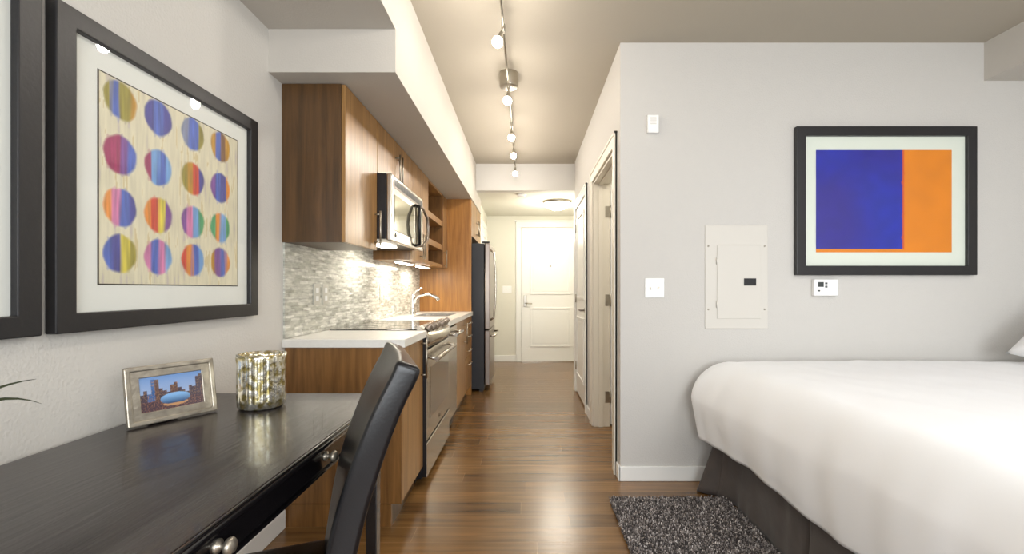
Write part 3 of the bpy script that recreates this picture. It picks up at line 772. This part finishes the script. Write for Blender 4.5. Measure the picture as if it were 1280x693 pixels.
# blue and orange picture (generic two colour abstract)
t = thing('framed_art', 'black framed blue and orange abstract picture above the bed', 'picture', (2.14, PY, 1.235))
X0, X1, Z0, Z1 = 1.607, 2.682, 1.235, 2.122
b = nb(); ring_frame(b, 'Y', PY-.032, PY-.001, X0, X1, Z0, Z1, .056, .003); obj('frame', b, m_frame, t)
b = nb(); box(b, X0+.05, X1-.05, PY-.012, PY-.002, Z0+.05, Z1-.05); obj('mat_board', b, m_matgreen, t)
GX0, GX1, GZ0, GZ1 = 1.733, 2.546, 1.372, 1.985
def duo(u, v):
    x = GX0+u*(GX1-GX0); z = GZ0+v*(GZ1-GZ0)
    blue = Vector((lin(38), lin(30), lin(140))).lerp(Vector((lin(20), lin(40), lin(165))), max(0, min(1, .5+n2(x, z, 3, 1)+(.5-v)*.4)))
    blue *= 1+.2*n2(x, z, 14, 2)
    org = Vector((lin(222), lin(130), lin(8)))*(1+.1*n2(x, z, 9, 5))
    e = u+.006*n2(x, z, 40, 8)
    if e < .635 and v > .03: return blue
    if e < .65 and v > .03: return Vector((lin(205), lin(80), lin(30)))
    return org
b = paint_grid(150, 110, lambda u, v: (GX0+u*(GX1-GX0), PY-.0135, GZ0+v*(GZ1-GZ0)), duo)
obj('print', b, m_print, t)
b = nb(); box(b, X0+.055, X1-.055, PY-.0205, PY-.0185, Z0+.055, Z1-.055); obj('glass_pane', b, m_pane, t)

# ------------------------------------------------------------------ wall fittings
def yplate(name, label, cat, x0, x1, z0, z1, th=.006, mat=m_plate, bev=.003):
    t = thing(name, label, cat, ((x0+x1)/2, PY, (z0+z1)/2))
    b = nb(); box(b, x0, x1, PY-th, PY-.0005, z0, z1, bev); obj('plate', b, mat, t); return t
t = yplate('light_switch', 'white double toggle switch plate left of the breaker panel', 'switch', .712, .828, 1.10, 1.217)
for x in (.747, .793):
    b = nb(); box(b, x-.004, x+.004, PY-.018, PY-.006, 1.15, 1.166, .002); obj('toggle', b, m_grayp if False else m_nickel, t)
t = thing('door_chime', 'small white wall sensor high above the switch plate', 'sensor', (.755, PY, 2.13))
b = nb(); box(b, .722, .79, PY-.028, PY-.0005, 2.085, 2.192, .005); c_ = obj('housing', b, m_plate, t)
b = nb()
for k in range(5): box(b, .738, .774, PY-.0295, PY-.028, 2.135+.009*k, 2.139+.009*k)
obj('grille', b, m_panelw, c_)
t = thing('breaker_panel', 'painted electrical breaker panel set flush in the wall', 'electrical panel', (1.26, PY, .914))
b = nb(); box(b, 1.073, 1.449, PY-.006, PY-.0005, .914, 1.535, .002); obj('cover', b, m_panelw, t)
b = nb(); box(b, 1.143, 1.405, PY-.0105, PY-.0062, .975, 1.415, .0015); dr = obj('door', b, m_panelw, t)
b = nb(); box(b, 1.303, 1.376, PY-.0135, PY-.0108, 1.173, 1.216, .001); obj('latch', b, m_black, dr)
for (x, z) in ((1.092, 1.41), (1.43, 1.41), (1.092, 1.03), (1.43, 1.03)):
    b = nb(); lathe(b, [(0, -.003), (.005, -.002), (.006, 0)], (x, PY-.006, z), 10, 'Y'); obj('screw', b, m_nickel, t)
for z in (1.32, 1.06):
    b = nb(); tube(b, [(1.141, PY-.011, z-.02), (1.141, PY-.011, z+.02)], .004, 8); obj('hinge', b, m_panelw, t)
t = thing('thermostat', 'white thermostat just below the blue and orange picture', 'thermostat', (1.785, PY, 1.11))
b = nb(); box(b, 1.713, 1.857, PY-.03, PY-.0005, 1.112, 1.21, .004); h = obj('housing', b, m_plate, t)
b = nb(); box(b, 1.735, 1.768, PY-.032, PY-.03, 1.165, 1.194, .001); obj('display', b, m_grayp, h)
for (x, z) in ((1.782, 1.187), (1.782, 1.176), (1.782, 1.165), (1.738, 1.142)):
    b = nb(); box(b, x-.006, x+.008, PY-.0325, PY-.03, z-.004, z+.004, .001); obj('button', b, m_grayp, h)
t = thing('light_switch', 'white switch plate beside the front door', 'switch', (-.31, EY, 1.15))
b = nb(); box(b, -.38, -.235, EY-.006, EY-.0005, 1.09, 1.205, .002); obj('plate', b, m_plate, t)
for x in (-.345, -.308, -.27):
    b = nb(); box(b, x-.005, x+.005, EY-.014, EY-.006, 1.14, 1.158, .001); obj('toggle', b, m_trim, t)
t = thing('smoke_detector', 'small round smoke detector on the entry ceiling', 'smoke detector', (-.06, 5.42, EZ))
b = nb(); lathe(b, [(0, -.035), (.04, -.034), (.055, -.02), (.06, -.001)], (-.06, 5.42, EZ), 24); obj('cover', b, m_plate, t)
t = thing('ceiling_light', 'glowing flush dome light on the entry ceiling', 'light', (.41, 5.85, EZ))
b = nb(); lathe(b, [(.19, -.001), (.19, -.03), (.175, -.03), (.175, -.001)], (.41, 5.85, EZ), 40); obj('ring', b, m_nickel, t)
b = nb(); lathe(b, [(0, -.115), (.06, -.11), (.12, -.09), (.16, -.06), (.174, -.03)], (.41, 5.85, EZ), 40); obj('shade', b, m_dome, t)

# ------------------------------------------------------------------ track light
t = thing('track_light', 'nickel monorail track light with small lit spot heads down the hallway', 'light', (-.12, 3.02, CZ))
b = nb(); lathe(b, [(0, -.1), (.05, -.1), (.062, -.096), (.064, -.09), (.064, -.001)], (-.12, 3.02, CZ), 32); obj('canopy', b, m_nickel, t)
RZ = CZ-.118
b = nb(); tube(b, [(-.12, 1.75, RZ), (-.12, 4.95, RZ)], .0055, 8); tube(b, [(-.12, 3.02, RZ), (-.12, 3.02, CZ-.09)], .011, 10); 
for y in (1.95, 4.8): tube(b, [(-.12, y, RZ), (-.12, y, CZ-.001)], .005, 8)
obj('rail', b, m_nickel, t)
HEADS = [(-.146, 2.25, 2.42), (-.125, 2.90, 2.40), (-.122, 3.58, 2.39), (-.12, 4.07, 2.39), (-.12, 4.70, 2.39), (-.125, 1.72, 2.42)]
for (x, y, z) in HEADS:
    b = nb(); top = Vector((-.12, y+.04, RZ)); bot = Vector((x, y, z))
    dv = (bot-top).normalized()
    tube(b, [top+Vector((0, 0, .012)), top-Vector((0, 0, .03))], .010, 10)
    tube(b, [top, bot-dv*.06], .004, 8)
    tube(b, [bot-dv*.07, bot-dv*.05, bot-dv*.02, bot-dv*.008], .014, 14, radii=[.007, .010, .013, .017])
    hd = obj('spot_head', b, m_nickel, t)
    b = nb(); bmesh.ops.create_icosphere(b, subdivisions=3, radius=.027, matrix=Matrix.Translation(bot+dv*.006))
    for f in b.faces: f.smooth = True
    obj('bulb', b, m_bulb, hd)

# ------------------------------------------------------------------ bed
BX0, BX1, BY0, BY1, BZ = 1.10, 3.13, .56, 2.50, .70
t = thing('bed', 'low bed with a dark pleated skirt under the white comforter', 'bed', ((BX0+BX1)/2, (BY0+BY1)/2, 0))
b = nb(); box(b, BX0+.06, BX1, BY0+.06, BY1-.03, .02, .40, .02); obj('box_spring', b, m_mattress, t)
b = nb(); box(b, BX0+.06, BX1, BY0+.03, BY1-.03, .402, .66, .05, 4); obj('mattress', b, m_mattress, t)
# skirt: ribbon along far side, foot, near side
path = []
def seg(p, q, n): 
    for i in range(n): path.append((p[0]+(q[0]-p[0])*i/n, p[1]+(q[1]-p[1])*i/n))
cr = .0
seg((BX1-.1, BY1+.015), (BX0, BY1+.015), 120); seg((BX0, BY1+.015), (BX0, BY0-.0), 210); seg((BX0, BY0), (BX1-.1, BY0), 120)
b = nb(); colsv = []
for i, (x, y) in enumerate(path):
    i0 = max(0, i-2); i1 = min(len(path)-1, i+2)
    tx, ty = path[i1][0]-path[i0][0], path[i1][1]-path[i0][1]; l = math.hypot(tx, ty) or 1
    nx, ny = ty/l, -tx/l
    if nx*(x-2.1)+ny*(y-1.5) < 0: nx, ny = -nx, -ny
    c = []
    cd = math.hypot(x-BX0, y-BY1-.015)
    for k in range(15):
        h = k/14
        f = (1-h)
        am = .013*noise.noise(Vector((x*13, y*13, h*2.2)))+.022*noise.noise(Vector((x*3.1+4, y*3.1, h*.5)))
        # inverted pleats
        for py in (2.44, 1.72, 1.0):
            if abs(x-BX0) < .01: am -= .022*math.exp(-((y-py)/.013)**2)
        am *= (.25+f)
        fl = .15*f**1.3*math.exp(-(cd/.10)**2)
        px, py_ = x+nx*(am+fl+.008*f), y+ny*(am+fl*.3)
        py_ = min(py_, PY-.018)
        c.append(b.verts.new((px, py_, .006+.42*h)))
    colsv.append(c)
for i in range(len(colsv)-1):
    for k in range(14): b.faces.new((colsv[i][k], colsv[i+1][k], colsv[i+1][k+1], colsv[i][k+1])).smooth = True
sk = obj('bed_skirt', b, m_skirt, t)
md = sk.modifiers.new('s', 'SOLIDIFY'); md.thickness = .004; md.offset = -1

# comforter
b = nb()
TX0 = 1.172; TY1, TY0 = 2.50, .64
HEM = .62
def prof(d, a, bb):
    # arc: elliptical quarter then straight drop ; d = arclength-ish
    q = (a+bb)*.78
    if d < q:
        th = d/q*PI/2
        return a*math.sin(th), bb*(1-math.cos(th))
    return a, bb+(d-q)
us = [-(1-i/34) for i in range(34)]; us = [('o', u) for u in us]+[('i', j/70) for j in range(71)]
vs_ = [('f', 1-i/24) for i in range(24)]+[('i', j/70) for j in range(71)]+[('n', (j+1)/24) for j in range(24)]
G = []
for (tu, u) in us:
    row = []
    for (tv, v) in vs_:
        bx = TX0 if tu == 'o' else TX0+u*(BX1-.0-TX0)
        ox = -u if tu == 'o' else 0
        if tv == 'i': by = TY1+(TY0-TY1)*v; oy = 0
        elif tv == 'f': by = TY1; oy = v
        else: by = TY0; oy = -v
        m_ = max(ox, abs(oy)); hyp = math.hypot(ox, oy)
        t_y = (TY1-by)/(TY1-TY0)
        if m_ > 0:
            dx, dy = -ox/hyp, oy/hyp
            wy = abs(dy); 
            if oy >= 0: a = .225*(1-wy**2)+.10*wy**2; bb = .24*(1-wy)+.12*wy; hem = .545
            else: a = .2*(1-wy)+.14*wy; bb = .24*(1-wy)+.18*wy; hem = .52
            if oy == 0: a = .225-.065*min(1, t_y/.45)
            elif oy < 0: a = min(a, .16)
            if oy == 0: bb = .25+.16*min(1, t_y/.5)
            hem -= .085*min(1, t_y*1.6)
            hem -= .03*noise.noise(Vector((bx*2, by*2.2, 3)))
            o_, dn = prof(m_*hem, a, bb)
            fold = (m_**1.5)*(.022*noise.noise(Vector((bx*2.5, by*4.5, 2)))+.01*noise.noise(Vector((bx*9, by*11, 6))))
            x = bx+dx*(o_+fold); y = by+dy*(o_+fold); z = -dn
            y = min(y, PY-.022)
            # gather back in toward hem
            x += max(0, m_-.6)*.12*abs(dx)
        else: x, y, z = bx, by, 0
        z += .742+.012*noise.noise(Vector((x*1.7, y*1.7, 5)))+.0035*noise.noise(Vector((x*6, y*6, 2)))+.003*noise.noise(Vector((x*15, y*7, 9)))
        row.append(b.verts.new((x, y, z)))
    G.append(row)
for i in range(len(G)-1):
    for j in range(len(G[0])-1): b.faces.new((G[i][j], G[i+1][j], G[i+1][j+1], G[i][j+1])).smooth = True
o = obj('comforter', b, m_duvet); tag(o, 'plump white comforter spread over the bed', 'comforter')
md = o.modifiers.new('s', 'SOLIDIFY'); md.thickness = .022; md.offset = -1
# pillow
def pillow_bm(w, d, h):
    b = nb(); n = 28; T = []; Bm = []
    for j in range(n+1):
        a_, b_ = [], []
        for i in range(n+1):
            u = -1+2*i/n; v = -1+2*j/n
            px = u*(1-.08*(1-abs(v))*0-.07*v*v*0)*w/2*(1-.06*(1-v*v)*abs(u)); py = v*d/2*(1-.06*(1-u*u)*abs(v))
            hh = h/2*((1-abs(u)**2.6)*(1-abs(v)**2.6))**.45
            hh += .006*noise.noise(Vector((u*3, v*3, 1)))*(1 if hh > .01 else 0)
            a_.append(b.verts.new((px, py, hh))); b_.append(a_[-1] if i in (0, n) or j in (0, n) else b.verts.new((px, py, -hh)))
        T.append(a_); Bm.append(b_)
    for j in range(n):
        for i in range(n):
            b.faces.new((T[j][i], T[j][i+1], T[j+1][i+1], T[j+1][i])).smooth = True
            b.faces.new((Bm[j][i], Bm[j+1][i], Bm[j+1][i+1], Bm[j][i+1])).smooth = True
    return b
b = pillow_bm(.46, .66, .17)
bmesh.ops.transform(b, matrix=Matrix.Translation((2.845, 2.12, .935)) @ Matrix.Rotation(math.radians(-38), 4, 'Y'), verts=b.verts)
tag(obj('pillow', b, m_pillow), 'white pillow leaning at the head of the bed', 'pillow')

# ------------------------------------------------------------------ rug
RX0, RX1, RY0, RY1 = .452, 1.085, .75, 2.385
b = nb(); nx, ny = 90, 150; g = []
for j in range(ny+1):
    row = []
    for i in range(nx+1):
        x = RX0+(RX1-RX0)*i/nx; y = RY0+(RY1-RY0)*j/ny
        ed = i in (0, nx) or j in (0, ny)
        if ed: z = .002
        else: z = .011+.006*noise.noise(Vector((x*60, y*60, 0)))
        row.append(b.verts.new((x+(random.uniform(-.004, .004)), y+random.uniform(-.004, .004), z)))
    g.append(row)
for j in range(ny):
    for i in range(nx): b.faces.new((g[j][i], g[j][i+1], g[j+1][i+1], g[j+1][i])).smooth = True
rg = obj('shag_rug', b, m_rug); tag(rg, 'charcoal grey shag rug on the floor beside the bed', 'rug')
vs, fs, mi = [], [], []
for k in range(42000):
    x = random.uniform(RX0, 1.08); y = random.uniform(1.25, RY1)
    a = random.uniform(0, 2*PI); l = random.uniform(.006, .018); w = .0022; h = random.uniform(.010, .026)
    dx, dy = math.cos(a), math.sin(a); z0 = .008; n0 = len(vs)
    px, py = -dy*w, dx*w
    vs += [(x-px, y-py, z0), (x+px, y+py, z0), (x+dx*l*.5+px, y+dy*l*.5+py, z0+h), (x+dx*l*.5-px, y+dy*l*.5-py, z0+h), (x+dx*l, y+dy*l, z0+h*.75)]
    fs += [(n0, n0+1, n0+2, n0+3), (n0+3, n0+2, n0+4)]
    m_i = random.choices((0, 1, 2), (5, 4, 1.6))[0]; mi += [m_i, m_i]
me = bpy.data.meshes.new('rug_pile'); me.from_pydata(vs, [], fs)
for mm in m_rugs: me.materials.append(mm)
me.polygons.foreach_set('material_index', mi)
po = bpy.data.objects.new('rug_pile', me); C.objects.link(po); po.parent = rg; po['kind'] = 'stuff'

# ------------------------------------------------------------------ lights
def lamp(kind, name, loc, energy, col=(1, 1, 1), size=None, sizey=None, rot=None, radius=None, spot=None):
    l = bpy.data.lights.new(name, kind); l.energy = energy; l.color = col
    if kind == 'AREA':
        l.shape = 'RECTANGLE'; l.size = size; l.size_y = sizey or size
    if radius is not None: l.shadow_soft_size = radius
    if spot: l.spot_size = math.radians(spot); l.spot_blend = .7
    o = bpy.data.objects.new(name, l); o.location = loc; C.objects.link(o)
    if rot: o.rotation_euler = tuple(math.radians(a) for a in rot)
    return o
WARM = (1, .93, .84)
for i, (x, y, z) in enumerate(HEADS): lamp('POINT', 'bulb_lamp', (x, y-.005, z-.035), 6.5, WARM, radius=.025)
lamp('POINT', 'entry_lamp', (.41, 5.85, EZ-.34), 28, (1, .92, .78), radius=.2)
lamp('AREA', 'hood_lamp', (-.95, 2.95, 1.43), 1.6, (1, .92, .8), .15, .25)
lamp('AREA', 'under_lamp', (-1.0, 3.6, UZ0-.022), 2, (1, .92, .8), .06, .36)
lamp('AREA', 'under_lamp', (-1.0, 4.25, UZ0-.022), 2, (1, .92, .8), .06, .4)
# daylight through the window behind the viewer
lamp('AREA', 'window_daylight', (1.2, BY+.03, 1.45), 105, (.93, .97, 1), 2.6, 1.7, rot=(90, 0, 0))
lamp('AREA', 'bed_fill_light', (1.9, .3, 2.55), 20, (.97, .98, 1), 1.2, 1.2)  # added fill brightening the comforter from above, no known fixture
lamp('AREA', 'corner_fill_light', (-.7, -1.3, 1.5), 20, (.97, .98, 1), 1.0, 1.0, rot=(80, 0, -50))  # added soft fill behind the viewer, lifts the foot side of the comforter
lamp('AREA', 'side_room_lamp', (1.3, 3.2, 2.5), 10, (1, .93, .8), .5, .5)
W = bpy.data.worlds.new('sky'); bpy.context.scene.world = W; W.use_nodes = True
bg = W.node_tree.nodes['Background']; sky = W.node_tree.nodes.new('ShaderNodeTexSky')
sky.sky_type = 'HOSEK_WILKIE'; W.node_tree.links.new(sky.outputs[0], bg.inputs[0]); bg.inputs[1].default_value = .6

for o in C.objects:
    if o.parent is None:
        k = o.name.split('.')[0]
        g = {'outlet_plate': 'outlet and switch plates on the backsplash', 'wall_cabinet': 'walnut wall cabinets over the counter', 'base_cabinet': 'walnut base cabinets under the counter',
             'countertop': 'white quartz countertops', 'under_cabinet_lamp': 'lamps under the wall cabinets', 'light_switch': 'white switch plates on the walls'}.get(k)
        if g: o['group'] = g
        if k == 'framed_art' and abs(o.location.x-LX) < .1: o['group'] = 'black framed pictures on the left wall'
# ------------------------------------------------------------------ camera
cd = bpy.data.cameras.new('camera'); cam = bpy.data.objects.new('camera', cd); C.objects.link(cam)
cam.location = (0, 0, 1.15); cam.rotation_euler = (PI/2, 0, 0)
cd.sensor_width = 36; cd.lens = 36*550/1280; cd.shift_x = -18/1280; cd.shift_y = 15.5/1280; cd.clip_start = .02
bpy.context.scene.camera = cam
sc = bpy.context.scene
sc.view_settings.view_transform = 'Standard'
sc.view_settings.exposure = .24
sc.cycles.use_denoising = True
